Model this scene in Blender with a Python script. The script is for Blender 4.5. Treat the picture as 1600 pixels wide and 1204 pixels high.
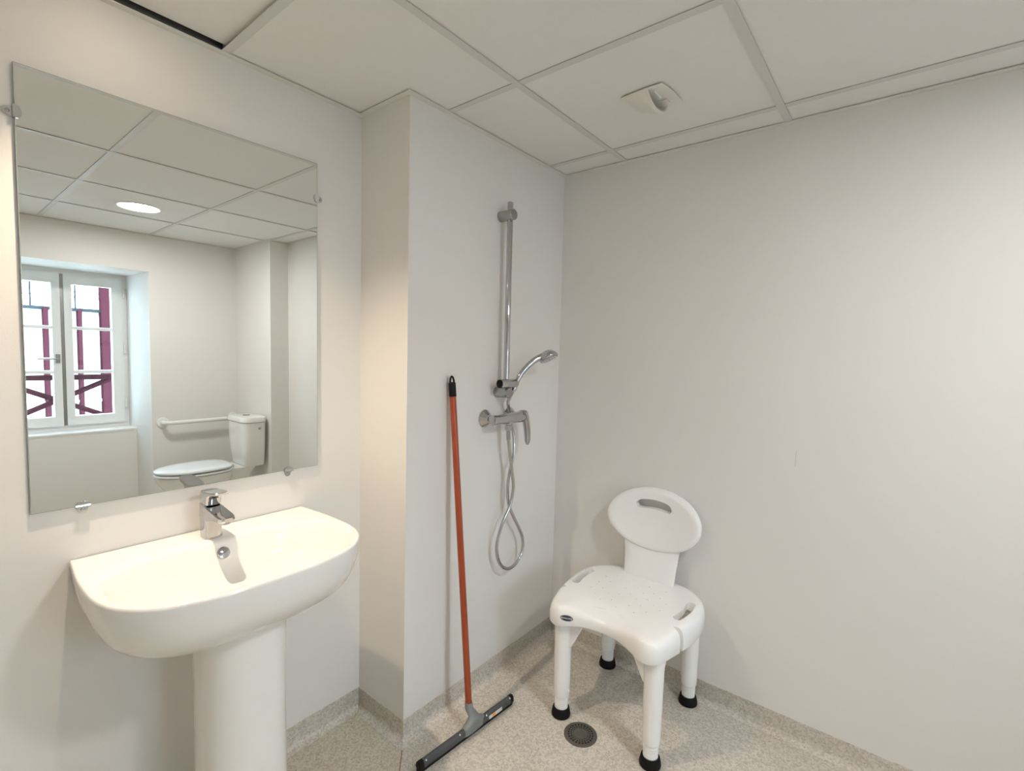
import bpy, bmesh, math, random
from mathutils import Vector, Matrix
from mathutils.bvhtree import BVHTree
random.seed(7)
for o in list(bpy.data.objects): bpy.data.objects.remove(o)
SC = bpy.context.scene
COL = SC.collection
PI = math.pi

# Plan coordinates: a = depth along the mirror wall, b = distance from the mirror wall, z = height.
# Blender coordinates are X = b, Y = a, Z = z (metres).
def W3(p): return Vector((p[1], p[0], p[2]))

# ------------------------------------------------------------------ camera
CAM = (-1.03561, 1.53269, 1.34128); YAW, PITCH, ROLL = [math.radians(v) for v in (38.7595, -3.81887, 1.44803)]
fw = Vector((-math.sin(YAW)*math.cos(PITCH), math.cos(YAW)*math.cos(PITCH), math.sin(PITCH)))
rt = Vector((math.cos(YAW), math.sin(YAW), 0)); up = rt.cross(fw)
R_ = rt*math.cos(ROLL) + up*math.sin(ROLL); U_ = up*math.cos(ROLL) - rt*math.sin(ROLL)
cd = bpy.data.cameras.new('camera'); cam = bpy.data.objects.new('camera', cd); COL.objects.link(cam)
cd.sensor_fit = 'HORIZONTAL'; cd.sensor_width = 36; cd.lens = 767.248*36/1600; cd.clip_start = .02; cd.clip_end = 200
m = Matrix((R_, U_, -fw)).transposed().to_4x4(); m.translation = W3(CAM); cam.matrix_world = m
SC.camera = cam

# ------------------------------------------------------------------ sky and exposure
wd = bpy.data.worlds.new('sky'); SC.world = wd; wd.use_nodes = True
bg = wd.node_tree.nodes['Background']; bg.inputs['Color'].default_value = (.66, .82, 1.0, 1); bg.inputs['Strength'].default_value = 20.0
vs = SC.view_settings; vs.view_transform = 'Standard'; vs.look = 'None'; vs.exposure = 0.2; vs.gamma = 1.0; vs.use_curve_mapping = False
SC.cycles.use_denoising = True
SC.cycles.max_bounces = 14; SC.cycles.diffuse_bounces = 8; SC.cycles.glossy_bounces = 6; SC.cycles.transparent_max_bounces = 12
SC.cycles.caustics_reflective = True; SC.cycles.sample_clamp_indirect = 6.0
LIGHT_ROOM = 168.0      # emission of the round ceiling panel
LIGHT_BASIN = 59.0     # watts of the small warm spot above the basin

# ------------------------------------------------------------------ room sizes
H, D, L, WID, XA, BX = 2.1456, .2604, .8966, 2.9398, .7564, 2.3211
REAR = -1.9
GX = [-1.6438, -1.0438, -.4438, .1562, .7562]; GY = [.5676, 1.1676, 1.7676, 2.3676]

# ------------------------------------------------------------------ helpers
def mat(name, col, rough=.5, metal=0., noise=0., nscale=8., bump=0., bscale=200., spec=.5, coat=0., emit=0., ecol=None):
    mt = bpy.data.materials.new(name); mt.use_nodes = True
    nt = mt.node_tree; b = nt.nodes['Principled BSDF']
    b.inputs['Base Color'].default_value = (*col, 1); b.inputs['Roughness'].default_value = rough
    b.inputs['Metallic'].default_value = metal; b.inputs['Specular IOR Level'].default_value = spec
    b.inputs['Coat Weight'].default_value = coat; b.inputs['Coat Roughness'].default_value = .05
    if emit: b.inputs['Emission Color'].default_value = (*(ecol or col), 1); b.inputs['Emission Strength'].default_value = emit
    tc = nt.nodes.new('ShaderNodeTexCoord')
    n = nt.nodes.new('ShaderNodeTexNoise'); n.inputs['Scale'].default_value = nscale; n.inputs['Detail'].default_value = 4
    nt.links.new(tc.outputs['Object'], n.inputs['Vector'])
    mx = nt.nodes.new('ShaderNodeMix'); mx.data_type = 'RGBA'
    mx.inputs['A'].default_value = (*[c*(1-noise) for c in col], 1); mx.inputs['B'].default_value = (*[min(1, c*(1+noise)) for c in col], 1)
    nt.links.new(n.outputs['Fac'], mx.inputs['Factor']); nt.links.new(mx.outputs['Result'], b.inputs['Base Color'])
    if bump:
        n2 = nt.nodes.new('ShaderNodeTexNoise'); n2.inputs['Scale'].default_value = bscale; n2.inputs['Detail'].default_value = 3
        nt.links.new(tc.outputs['Object'], n2.inputs['Vector'])
        bp = nt.nodes.new('ShaderNodeBump'); bp.inputs['Strength'].default_value = bump; bp.inputs['Distance'].default_value = .002
        nt.links.new(n2.outputs['Fac'], bp.inputs['Height']); nt.links.new(bp.outputs['Normal'], b.inputs['Normal'])
    return mt

def floor_mat(name, base, dark, light):
    mt = bpy.data.materials.new(name); mt.use_nodes = True; nt = mt.node_tree; b = nt.nodes['Principled BSDF']
    tc = nt.nodes.new('ShaderNodeTexCoord')
    def vor(scale):
        v = nt.nodes.new('ShaderNodeTexVoronoi'); v.inputs['Scale'].default_value = scale
        nt.links.new(tc.outputs['Object'], v.inputs['Vector'])
        s = nt.nodes.new('ShaderNodeSeparateColor'); nt.links.new(v.outputs['Color'], s.inputs['Color']); return s.outputs['Red']
    def ramp(src, stops, const=False):
        r = nt.nodes.new('ShaderNodeValToRGB'); r.color_ramp.interpolation = 'CONSTANT' if const else 'LINEAR'
        while len(r.color_ramp.elements) < len(stops): r.color_ramp.elements.new(.5)
        for e, (p, c) in zip(r.color_ramp.elements, stops): e.position = p; e.color = (*c, 1)
        nt.links.new(src, r.inputs['Fac']); return r
    big = ramp(vor(170), [(0, [c*.86 for c in base]), (.35, base), (.75, light)])
    fine = ramp(vor(360), [(0, dark), (.03, (1, 1, 1))], True)
    ns = nt.nodes.new('ShaderNodeTexNoise'); ns.inputs['Scale'].default_value = 3; ns.inputs['Detail'].default_value = 5
    nt.links.new(tc.outputs['Object'], ns.inputs['Vector'])
    st = ramp(ns.outputs['Fac'], [(.3, (.9, .9, .88)), (.7, (1.04, 1.04, 1.03))])
    prev = big.outputs['Color']
    for x in (fine.outputs['Color'], st.outputs['Color']):
        mx = nt.nodes.new('ShaderNodeMix'); mx.data_type = 'RGBA'; mx.blend_type = 'MULTIPLY'; mx.inputs['Factor'].default_value = 1
        nt.links.new(prev, mx.inputs['A']); nt.links.new(x, mx.inputs['B']); prev = mx.outputs['Result']
    nt.links.new(prev, b.inputs['Base Color']); b.inputs['Roughness'].default_value = .5
    n2 = nt.nodes.new('ShaderNodeTexNoise'); n2.inputs['Scale'].default_value = 260
    nt.links.new(tc.outputs['Object'], n2.inputs['Vector'])
    bp = nt.nodes.new('ShaderNodeBump'); bp.inputs['Strength'].default_value = .25; bp.inputs['Distance'].default_value = .001
    nt.links.new(n2.outputs['Fac'], bp.inputs['Height']); nt.links.new(bp.outputs['Normal'], b.inputs['Normal'])
    return mt

def glass_mat(name):
    mt = bpy.data.materials.new(name); mt.use_nodes = True; nt = mt.node_tree; nt.nodes.clear()
    o = nt.nodes.new('ShaderNodeOutputMaterial'); t = nt.nodes.new('ShaderNodeBsdfTransparent'); g = nt.nodes.new('ShaderNodeBsdfGlossy')
    t.inputs['Color'].default_value = (.93, .97, .97, 1); g.inputs['Roughness'].default_value = .02
    mx = nt.nodes.new('ShaderNodeMixShader'); mx.inputs['Fac'].default_value = .05
    nt.links.new(t.outputs[0], mx.inputs[1]); nt.links.new(g.outputs[0], mx.inputs[2]); nt.links.new(mx.outputs[0], o.inputs['Surface'])
    return mt

M = dict(
    wall=mat('wall_paint', (.765, .75, .725), .55, noise=.015, nscale=3, bump=.12, bscale=350, spec=.35),
    tile=mat('ceiling_tile_board', (.765, .758, .742), .9, noise=.02, nscale=40, bump=.15, bscale=500, spec=.2),
    rail=mat('ceiling_rail_metal', (.62, .615, .595), .45, noise=.02),
    trim=mat('trim_metal', (.70, .69, .65), .4, noise=.02),
    scuff=mat('scuff_mark', (.42, .40, .38), .7, noise=.1),
    slab=mat('slab', (.10, .095, .09), .9, noise=.1),  # darkened to paint the shade of the void above the boards
    floor=floor_mat('vinyl_floor', (.54, .485, .385), (.68, .66, .63), (.64, .585, .475)),
    floor2=floor_mat('vinyl_shower_floor', (.54, .498, .44), (.68, .66, .63), (.65, .607, .545)),
    cove=floor_mat('vinyl_cove', (.56, .515, .455), (.68, .66, .63), (.66, .615, .555)),
    seam=mat('weld_seam', (.25, .14, .09), .6, noise=.1),
    ceramic=mat('white_ceramic', (.85, .842, .82), .07, noise=.01, coat=.5),
    wcceramic=mat('toilet_ceramic', (.82, .82, .80), .09, noise=.01, coat=.4),
    lid=mat('toilet_lid_plastic', (.80, .83, .87), .18, noise=.01),
    chrome=mat('chrome', (.54, .54, .555), .07, 1.0, noise=.02),
    satin=mat('satin_chrome', (.42, .42, .42), .26, 1.0, noise=.02),
    steel=mat('clip_steel', (.68, .69, .70), .12, 1.0, noise=.05),
    mirror=mat('mirror_silver', (.89, .905, .87), .004, 1.0, noise=.0),
    glassedge=mat('mirror_glass_edge', (.34, .39, .35), .15, .0, noise=.05),
    plastic=mat('white_plastic', (.855, .856, .855), .23, noise=.01, bump=.05, bscale=600),
    plastic2=mat('vent_plastic', (.74, .72, .67), .35, noise=.01),
    dark=mat('painted_void_shade', (.006, .006, .006), .8, noise=.1),  # near-black colour standing in for shade inside holes
    rubber=mat('black_rubber', (.008, .008, .009), .6, noise=.15, spec=.15),
    black=mat('black_plastic', (.006, .006, .007), .45, noise=.1, spec=.2),
    orange=mat('orange_lacquer', (.30, .047, .010), .3, noise=.12, nscale=25, coat=.2),
    grey=mat('grey_plastic', (.19, .20, .21), .4, noise=.05),
    greyd=mat('grey_metal_holder', (.085, .09, .098), .4, .3, noise=.1),
    drain=mat('drain_plastic', (.085, .08, .07), .5, noise=.12, nscale=60),
    sticker=mat('sticker_orange', (.85, .35, .08), .5, noise=.05),
    stickw=mat('sticker_pale', (.6, .6, .58), .5, noise=.1),
    navy=mat('navy_badge', (.010, .013, .055), .3, noise=.05),
    white=mat('white_print', (.8, .8, .8), .5, noise=.01),
    upvc=mat('window_white_paint', (.80, .80, .80), .35, noise=.01),
    pane=glass_mat('window_glass'),
    maroon=mat('maroon_paint', (.034, .0095, .0145), .9, noise=.1, spec=.0),
    zinc=mat('zinc_coping', (.022, .027, .03), .9, noise=.1, spec=.0),
    facade=mat('white_facade', (.82, .82, .82), .8, noise=.03),
    rooft=mat('roof_tiles', (.35, .2, .15), .8, noise=.25, nscale=30),
    ground=mat('yard', (.4, .4, .38), .9, noise=.1),
    lamp=mat('lamp_diffuser', (1, 1, 1), .5, emit=LIGHT_ROOM, ecol=(1.0, .995, .985)),
    spot=mat('spot_lamp_face', (1, 1, 1), .5, emit=26.0, ecol=(1.0, .80, .58)),
)

def tag(o, label=None, cat=None, group=None, kind=None):
    if label: o['label'] = label
    if cat: o['category'] = cat
    if group: o['group'] = group
    if kind: o['kind'] = kind
    return o
def thing(name, loc, label, cat, group=None):
    o = bpy.data.objects.new(name, None); COL.objects.link(o); o.location = W3(loc); o.empty_display_size = .05
    return tag(o, label, cat, group)
def world_loc(o):
    v = o.location.copy()
    return v
def link(name, me, mt, parent=None):
    """mesh data in world coordinates; the object's origin goes to its parent's origin (or stays at 0)."""
    o = bpy.data.objects.new(name, me)
    COL.objects.link(o)
    if mt is not None:
        me.materials.clear()
        for x in (mt if isinstance(mt, (list, tuple)) else [mt]): me.materials.append(x)
    if parent is not None:
        root = parent
        while root.parent: root = root.parent
        o.parent = parent
        if parent is root: o.matrix_parent_inverse = Matrix.Translation(-root.location)
    return o
def mesh(name, verts, faces, mt, parent=None, smooth=False, plan=True, sharp=None):
    me = bpy.data.meshes.new(name)
    me.from_pydata([W3(v) if plan else v for v in verts], [], faces)
    bm = bmesh.new(); bm.from_mesh(me); bmesh.ops.remove_doubles(bm, verts=bm.verts, dist=1e-6)
    bmesh.ops.recalc_face_normals(bm, faces=bm.faces); bm.to_mesh(me); bm.free()
    if smooth: shade(me, sharp)
    return link(name, me, mt, parent)
def shade(me, ang=None):
    for p in me.polygons: p.use_smooth = True
    me.set_sharp_from_angle(angle=math.radians(ang or 40))
def box(name, a0, a1, b0, b1, z0, z1, mt, parent=None, bev=0., seg=2):
    bm = bmesh.new(); bmesh.ops.create_cube(bm, size=1)
    for v in bm.verts:
        v.co = Vector(((b0+b1)/2 + v.co.x*(b1-b0), (a0+a1)/2 + v.co.y*(a1-a0), (z0+z1)/2 + v.co.z*(z1-z0)))
    if bev: bmesh.ops.bevel(bm, geom=bm.edges[:], offset=bev, segments=seg, affect='EDGES', profile=.5)
    me = bpy.data.meshes.new(name); bm.to_mesh(me); bm.free()
    if bev: shade(me, 50)
    return link(name, me, mt, parent)
def prism_geo(poly, z0, z1):
    n = len(poly); v = [(p[0], p[1], z0) for p in poly] + [(p[0], p[1], z1) for p in poly]
    f = [tuple(range(n-1, -1, -1)), tuple(range(n, 2*n))] + [(i, (i+1) % n, n+(i+1) % n, n+i) for i in range(n)]
    return v, f
def prism(name, poly, z0, z1, mt, parent=None):
    return mesh(name, *prism_geo(poly, z0, z1), mt, parent)
def join_geo(parts):
    V, F = [], []
    for v, f in parts:
        o = len(V); V += list(v); F += [tuple(i+o for i in x) for x in f]
    return V, F
def box_geo(a0, a1, b0, b1, z0, z1): return prism_geo([(a0, b0), (a1, b0), (a1, b1), (a0, b1)], z0, z1)
def loft_geo(rings, cap0=True, cap1=True, closed=True):
    n = len(rings[0]); V = [tuple(p) for r in rings for p in r]; F = []
    for k in range(len(rings)-1):
        for i in range(n if closed else n-1):
            j = (i+1) % n; F.append((k*n+i, k*n+j, (k+1)*n+j, (k+1)*n+i))
    if cap0: F.append(tuple(range(n-1, -1, -1)))
    if cap1: F.append(tuple(range((len(rings)-1)*n, len(rings)*n)))
    return V, F
def loft(name, rings, mt, parent=None, cap0=True, cap1=True, sharp=40, closed=True):
    return mesh(name, *loft_geo(rings, cap0, cap1, closed), mt, parent, smooth=True, sharp=sharp)
def frame(t):
    t = Vector(t).normalized(); u = t.cross(Vector((0, 0, 1)))
    if u.length < 1e-4: u = t.cross(Vector((1, 0, 0)))
    u.normalize(); return t, u, t.cross(u)
def catmull(pts, per=8, closed=False):
    pts = [Vector(p) for p in pts]; n = len(pts); out = []
    rng = range(n) if closed else range(n-1)
    for i in rng:
        g = lambda k: pts[k % n] if closed else pts[min(max(k, 0), n-1)]
        p0, p1, p2, p3 = g(i-1), g(i), g(i+1), g(i+2)
        for s in range(per):
            t = s/per
            out.append(.5*((2*p1) + (p2-p0)*t + (2*p0-5*p1+4*p2-p3)*t*t + (3*p1-p0-3*p2+p3)*t**3))
    if not closed: out.append(pts[-1])
    return out
def tube_geo(path, r, n=16):
    path = [Vector(p) for p in path]; rr = r if isinstance(r, (list, tuple)) else [r]*len(path)
    rings = []; u = None
    for i, p in enumerate(path):
        t = (path[min(i+1, len(path)-1)] - path[max(i-1, 0)]).normalized()
        if u is None: _, u, _ = frame(t)
        u = (u - t*u.dot(t)).normalized(); w = t.cross(u)
        rings.append([p + (u*math.cos(2*PI*k/n) + w*math.sin(2*PI*k/n))*rr[i] for k in range(n)])
    return loft_geo(rings)
def tube(name, path, r, mt, parent=None, n=16, sharp=40):
    return mesh(name, *tube_geo(path, r, n), mt, parent, smooth=True, sharp=sharp)
def lathe(name, o, axis, prof, mt, parent=None, n=32, sharp=35):
    """prof: (radius, distance along axis) pairs"""
    t, u, w = frame(axis); o = Vector(o)
    rings = [[o + t*h + (u*math.cos(2*PI*k/n) + w*math.sin(2*PI*k/n))*max(r, 1e-5) for k in range(n)] for r, h in prof]
    return mesh(name, *loft_geo(rings), mt, parent, smooth=True, sharp=sharp)
def lathe_geo(o, axis, prof, n=10):
    t, u, w = frame(axis); o = Vector(o)
    return loft_geo([[o + t*h + (u*math.cos(2*PI*k/n) + w*math.sin(2*PI*k/n))*max(r, 1e-5) for k in range(n)] for r, h in prof])
def cut(obj, geo):
    """boolean-subtract a closed cutter (plan coordinates) from obj"""
    c = mesh('cutter', *geo, None); md = obj.modifiers.new('cut', 'BOOLEAN'); md.object = c; md.operation = 'DIFFERENCE'; md.solver = 'EXACT'
    pm = obj.matrix_world.copy(); bpy.context.view_layer.update()
    dg = bpy.context.evaluated_depsgraph_get()
    me = bpy.data.meshes.new_from_object(obj.evaluated_get(dg)); old = obj.data; obj.modifiers.clear(); nm = old.name
    obj.data = me; bpy.data.objects.remove(c); me.name = nm
    shade(me, 40)
def extrude_profile(name, poly_bz, a0, a1, mt, parent=None, bev=.0, seg=3):
    """closed polygon in (b, z) pushed along a"""
    n = len(poly_bz); V = [(a0, p[0], p[1]) for p in poly_bz] + [(a1, p[0], p[1]) for p in poly_bz]
    F = [tuple(range(n-1, -1, -1)), tuple(range(n, 2*n))] + [(i, (i+1) % n, n+(i+1) % n, n+i) for i in range(n)]
    o = mesh(name, V, F, mt, parent)
    if bev:
        bm = bmesh.new(); bm.from_mesh(o.data); bmesh.ops.bevel(bm, geom=bm.edges[:], offset=bev, segments=seg, affect='EDGES', profile=.5, clamp_overlap=True)
        bm.to_mesh(o.data); bm.free(); shade(o.data, 45)
    return o
def struct(o): o['kind'] = 'structure'; return o

# ------------------------------------------------------------------ the room shell
TOP = H + .22
ROOM = [(REAR, 0), (0, 0), (0, D), (L, D), (L, BX), (XA, BX), (XA, WID), (REAR, WID)]     # plan outline, anticlockwise in (a, b)
def inset(u):
    n = len(ROOM); out = []
    for i in range(n):
        p, c, q = Vector(ROOM[i-1]), Vector(ROOM[i]), Vector(ROOM[(i+1) % n])
        d1, d2 = (c-p).normalized(), (q-c).normalized()
        n1, n2 = Vector((-d1.y, d1.x)), Vector((-d2.y, d2.x))
        out.append(tuple(c + (n1+n2)*u))
    return out
wl = struct(box('wall_left', REAR, 0, -.15, 0, -.05, H+.002, M['wall']))
box('gap_shade_band', REAR, 0, -.15, 0, H+.002, TOP, M['slab'], wl)  # dark backing band added so the gap over the trim reads as shade
struct(box('wall_shower', 0, L, -.15, D, -.05, TOP, M['wall']))
struct(box('wall_end', L, L+.15, -.15, 3.62, -.05, TOP, M['wall']))
we = bpy.data.objects['wall_end']
box('scratch', L-.0004, L+.0005, 1.2502, 1.2511, .972, 1.030, M['scuff'], we)
struct(box('wall_rear', REAR-.15, REAR, -.15, 3.62, -.05, TOP, M['wall']))
struct(box('wall_column', XA, L, BX, WID, -.05, TOP, M['wall']))
# window wall with its deep splayed niche
NL, NR, ZN, YF = -.658, .146, 1.877, 3.42
geo = join_geo([
    prism_geo([(NR, WID), (L, WID), (L, 3.6), (.10, 3.6), (.118, YF)], -.05, TOP),
    prism_geo([(REAR, WID), (NL, WID), (-.630, YF), (-.612, 3.6), (REAR, 3.6)], -.05, TOP),
    prism_geo([(NL, WID), (NR, WID), (.118, YF), (.10, 3.6), (-.612, 3.6), (-.630, YF)], ZN, TOP),
    prism_geo([(-.648, 3.26), (.127, 3.26), (.118, YF), (.10, 3.6), (-.612, 3.6), (-.630, YF)], -.05, .655)])
struct(mesh('wall_right', *geo, M['wall']))
# floor in two sheets of vinyl, welded along a seam that starts at the corner of the shower wall
SEAM = [(0, D), (-.078, .342), (-.20, .47), (-.20, WID)]
fl = struct(prism('floor', [(REAR, 0), (0, 0)] + SEAM + [(REAR, WID)], -.05, 0, M['floor']))
fs = struct(prism('floor_shower', [(0, D), (L, D), (L, BX), (XA, BX), (XA, WID)] + SEAM[::-1][:-1], -.05, 0, M['floor2']))
nich = struct(prism('floor_niche', [(NL, WID), (NR, WID), (.127, 3.26), (-.648, 3.26)], -.05, 0, M['floor']))
def strip(pts, w):
    V, F = [], []
    for i in range(len(pts)-1):
        p, q = Vector(pts[i]), Vector(pts[i+1]); d = (q-p).normalized(); nn = Vector((-d.y, d.x))*w
        g = prism_geo([p+nn, p-nn, q-nn, q+nn], -.001, .0012); k = len(V); V += g[0]; F += [tuple(i_+k for i_ in f) for f in g[1]]
    return V, F
mesh('weld_seam', *strip([(p[0], p[1]) for p in SEAM[:3]], .0016), M['seam'], fs)

# coved vinyl skirting, mitred at the corners
PROF = [(0, 0), (0, .0741), (.0028, .0741), (.0028, .030), (.005, .018), (.011, .0085), (.020, .003), (.032, .0008), (.032, 0)]
outl = [inset(u) for u, _ in PROF]
def cove(name, i, t0=0., t1=1.):
    j = (i+1) % len(ROOM); rings = []
    for t in (t0, t1): rings.append([tuple(Vector(outl[k][i]).lerp(Vector(outl[k][j]), t)) + (PROF[k][1],) for k in range(len(PROF))])
    return struct(mesh(name, *loft_geo(rings), M['cove'], smooth=True, sharp=50))
cove('baseboard_left', 0); cove('baseboard_pier', 1); cove('baseboard_shower', 2); cove('baseboard_end', 3); cove('baseboard_column', 4)
cove('baseboard_toilet', 5); cove('baseboard_right', 6, 0, (XA-NR)/(XA-REAR)); cove('baseboard_rear', 7)

# suspended ceiling: slab, boards, rails, edge trims
cl = struct(box('ceiling', REAR-.15, L+.15, -.15, 3.6, H+.16, TOP, M['slab']))
ZT = H + .003
XE = [REAR] + GX + [L]; YE = [0] + GY + [WID]
LIFT = (1, 0)
for i in range(len(XE)-1):
    for j in range(len(YE)-1):
        a0, a1, b0, b1 = XE[i]+.004, XE[i+1]-.004, YE[j]+.004, YE[j+1]-.004
        if i == 5 and j == 0: poly = [(a0, D+.004), (a1, D+.004), (a1, b1), (a0, b1)]
        elif i == 4 and j == 0: poly = [(a0, D+.004), (a1, D+.004), (a1, b1), (a0, b1)]
        elif i == 3 and j == 0: poly = [(a0, b0), (-.004, b0), (-.004, D+.004), (a1, D+.004), (a1, b1), (a0, b1)]
        elif i == 5 and j == 4: continue
        elif i == 5 and j == 3: poly = [(a0, b0), (a1, b0), (a1, BX-.004), (a0, BX-.004)]
        else: poly = [(a0, b0), (a1, b0), (a1, b1), (a0, b1)]
        if i == 2 and j == 0: poly = [(a0, .0275), (a1, .0245), (a1, b1), (a0, b1)]
        V, F = prism_geo(poly, ZT, ZT+.014)
        if i == 2 and j == 0: V = [(v[0], v[1], v[2] + .011*(1-v[1]/.57)+.002) for v in V]   # the board over the basin sits proud of its rail
        mesh('ceiling_tile', V, F, M['tile'], cl)
for a in GX:
    b0, b1 = (D if a > 0 else 0), (BX if a > .7 else WID)
    g = join_geo([box_geo(a-.012, a+.012, b0+.0, b1, H, H+.0015), box_geo(a-.0012, a+.0012, b0, b1, H+.0015, H+.035)])
    mesh('ceiling_rail', *g, M['rail'], cl)
for b in GY:
    g = join_geo([box_geo(REAR, XA if b > BX else L, b-.012, b+.012, H-.0006, H+.0009), box_geo(REAR, XA if b > BX else L, b-.0012, b+.0012, H+.0015, H+.035)])
    mesh('ceiling_rail', *g, M['rail'], cl)
TP = [(0, H-.002), (0, H+.003), (.0015, H+.003), (.0015, H+.0005), (.021, H+.0005), (.021, H-.002)]
to = [inset(u) for u, _ in TP]
for i in range(len(ROOM)):
    j = (i+1) % len(ROOM)
    struct(mesh('trim_%d' % (i+1), *loft_geo([[to[k][q] + (TP[k][1],) for k in range(6)] for q in (i, j)]), M['trim']))

# ------------------------------------------------------------------ ceiling lamps and extract vent
def lamp(pos, r, face, label, depth):
    a, b = pos; t = thing('ceiling_light', (a, b, H), label, 'ceiling light')
    lathe('lamp_ring', (a, b, ZT), (0, 0, -1), [(r, 0), (r+.012, 0), (r+.012, .004), (r+.006, .007), (r, .005), (r-.001, 0)], M['plastic'], t, 48)
    lathe('diffuser', (a, b, ZT), (0, 0, -1), [(r, -.004), (r, depth), (r*.98, depth+.0006), (.0, depth+.0006)], face, t, 48)
    return t
lamp((-.118, 2.095), .098, M['lamp'], 'round white ceiling light glowing in the mirror reflection', .003)
lt2 = lamp((-.71, .235), .040, M['spot'], 'small warm round ceiling spot above the washbasin, out of the picture', .003)
sp = bpy.data.lights.new('basin_spot_lamp', 'SPOT'); sp.energy = LIGHT_BASIN; sp.color = (1.0, .82, .62); sp.spot_size = math.radians(102); sp.spot_blend = 1.0; sp.shadow_soft_size = .016
spo = bpy.data.objects.new('basin_spot_lamp', sp); COL.objects.link(spo); spo.location = W3((-.71, .235, H-.012)); spo.rotation_euler = Vector((.05, .11, -1)).to_track_quat('-Z', 'Y').to_euler(); spo.parent = lt2; spo.matrix_parent_inverse = Matrix.Translation(-lt2.location)

vc = (.468, .857)
vt = thing('ceiling_vent', (vc[0], vc[1], H), 'white plastic ceiling air vent with a scoop shaped outlet', 'vent')
def vxy(u, v):
    r = math.radians(4); k = .068
    bu, bv = u*(1+.07*(1-v*v)), v*(1+.07*(1-u*u))
    return vc[0] + k*(bu*math.cos(r) - bv*math.sin(r)), vc[1] + k*(bu*math.sin(r) + bv*math.cos(r))
NU = 24; us = [-1+2*i/NU for i in range(NU+1)]
edge = [vxy(u, -1) for u in us] + [vxy(1, v) for v in us[1:]] + [vxy(u, 1) for u in us[::-1][1:]] + [vxy(-1, v) for v in us[::-1][1:-1]]
loft('plate', [[(vc[0]+(p[0]-vc[0])*.8, vc[1]+(p[1]-vc[1])*.8, ZT) for p in edge], [(p[0], p[1], H-.0025) for p in edge], [(p[0], p[1], H-.004) for p in edge],
               [(vc[0]+(p[0]-vc[0])*.97, vc[1]+(p[1]-vc[1])*.97, H-.006) for p in edge]], M['plastic2'], vt)
rings = []
def arch(v, hh, sq, zb=0.): return [vxy(u*sq, v) + (H - .005 - zb - hh*(max(0, 1-abs(u)**2.2))**.75,) for u in us]
sm = lambda t: t*t*(3-2*t)
for k in range(11):
    t = k/10; v = -.97 + t*1.27; rings.append(arch(v,   .040*sm(t)**.8, .97))
rings.append(arch(.34, .038, .95)); rings.append(arch(.33, .0335, .86))
for v, s, hh in ((.1, .78, .031), (-.15, .66, .026), (-.4, .5, .016)): rings.append(arch(v, hh, s))
loft('hood', rings, M['plastic2'], vt, False, False, closed=False, sharp=60)
mesh('outlet_shade_plate', *join_geo([box_geo(vc[0]-.022, vc[0]+.022, vc[1]-.018, vc[1]-.016, H-.020, H-.002)]), M['dark'], vt)  # thin black plate paints the shade in the hollow of the outlet
mesh('baffle', *join_geo([box_geo(vc[0]-.050, vc[0]-.005, vc[1]+.030, vc[1]+.033, H-.012, H-.001), box_geo(vc[0]+.012, vc[0]+.040, vc[1]+.018, vc[1]+.045, H-.010, H-.001)]), M['plastic2'], vt)

# ------------------------------------------------------------------ mirror with clips
mx0, mx1, mz0, mz1 = -.8646, -.1702, .9477, 1.9339
mi = thing('wall_mirror', (-.5174, 0, mz0), 'large frameless rectangular mirror clipped to the wall above the washbasin', 'mirror')
box('mirror_glass', mx0, mx1, .0030, .0079, mz0, mz1, M['glassedge'], mi)
mesh('silvered_face', [(mx0+.0012, .0080, mz0+.0012), (mx1-.0012, .0080, mz0+.0012), (mx1-.0012, .0080, mz1-.0012), (mx0+.0012, .0080, mz1-.0012)], [(0, 1, 2, 3)], M['mirror'], mi)
def clip(a, z, ang):
    """ang: direction (in the wall plane) pointing from the clip into the mirror"""
    ca, sa = math.cos(ang), math.sin(ang)
    P = lambda u, w, b: (a + u*ca - w*sa, b, z + u*sa + w*ca)
    tab = [(-.020, -.004), (-.016, -.008), (0, -.013), (.001, -.014), (.001, .014), (0, .013), (-.016, .008), (-.020, .004)]
    v = [P(u, w, .0005) for u, w in tab] + [P(u, w, .0025) for u, w in tab]; n = len(tab)
    f = [tuple(range(n-1, -1, -1)), tuple(range(n, 2*n))] + [(i, (i+1) % n, n+(i+1) % n, n+i) for i in range(n)]
    riser = [P(u, w, b) for b in (.0005, .0125) for u, w in ((-.003, -.014), (-.0005, -.014), (-.0005, .014), (-.003, .014))]
    bf = [(3, 2, 1, 0), (4, 5, 6, 7), (0, 1, 5, 4), (1, 2, 6, 5), (2, 3, 7, 6), (3, 0, 4, 7)]
    lip = [(-.003, -.014)] + [(.003 + .0085*math.cos(t), .014*math.sin(t)) for t in [-PI/2 + PI*k/10 for k in range(11)]] + [(-.003, .014)]
    k = len(lip); lv = [P(u, w, .0085) for u, w in lip] + [P(u, w, .0125 - (.0015 if i not in (0, k-1) else 0)) for i, (u, w) in enumerate(lip)]
    lf = [tuple(range(k-1, -1, -1)), tuple(range(k, 2*k))] + [(i, (i+1) % k, k+(i+1) % k, k+i) for i in range(k)]
    c = mesh('clip', *join_geo([(v, f), (riser, bf), (lv, lf)]), M['steel'], mi)
    s = P(-.0105, 0, .0025)
    lathe('screw', s, (0, 1, 0), [(.0042, -.001), (.0042, .0008), (.003, .0020), (.0012, .0022), (.0012, .0010), (0, .0010)], M['chrome'], c, 16)
clip(mx0, 1.8312, 0); clip(mx1, 1.8249, PI); clip(-.7737, mz0, PI/2); clip(-.2694, mz0, PI/2)

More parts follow.
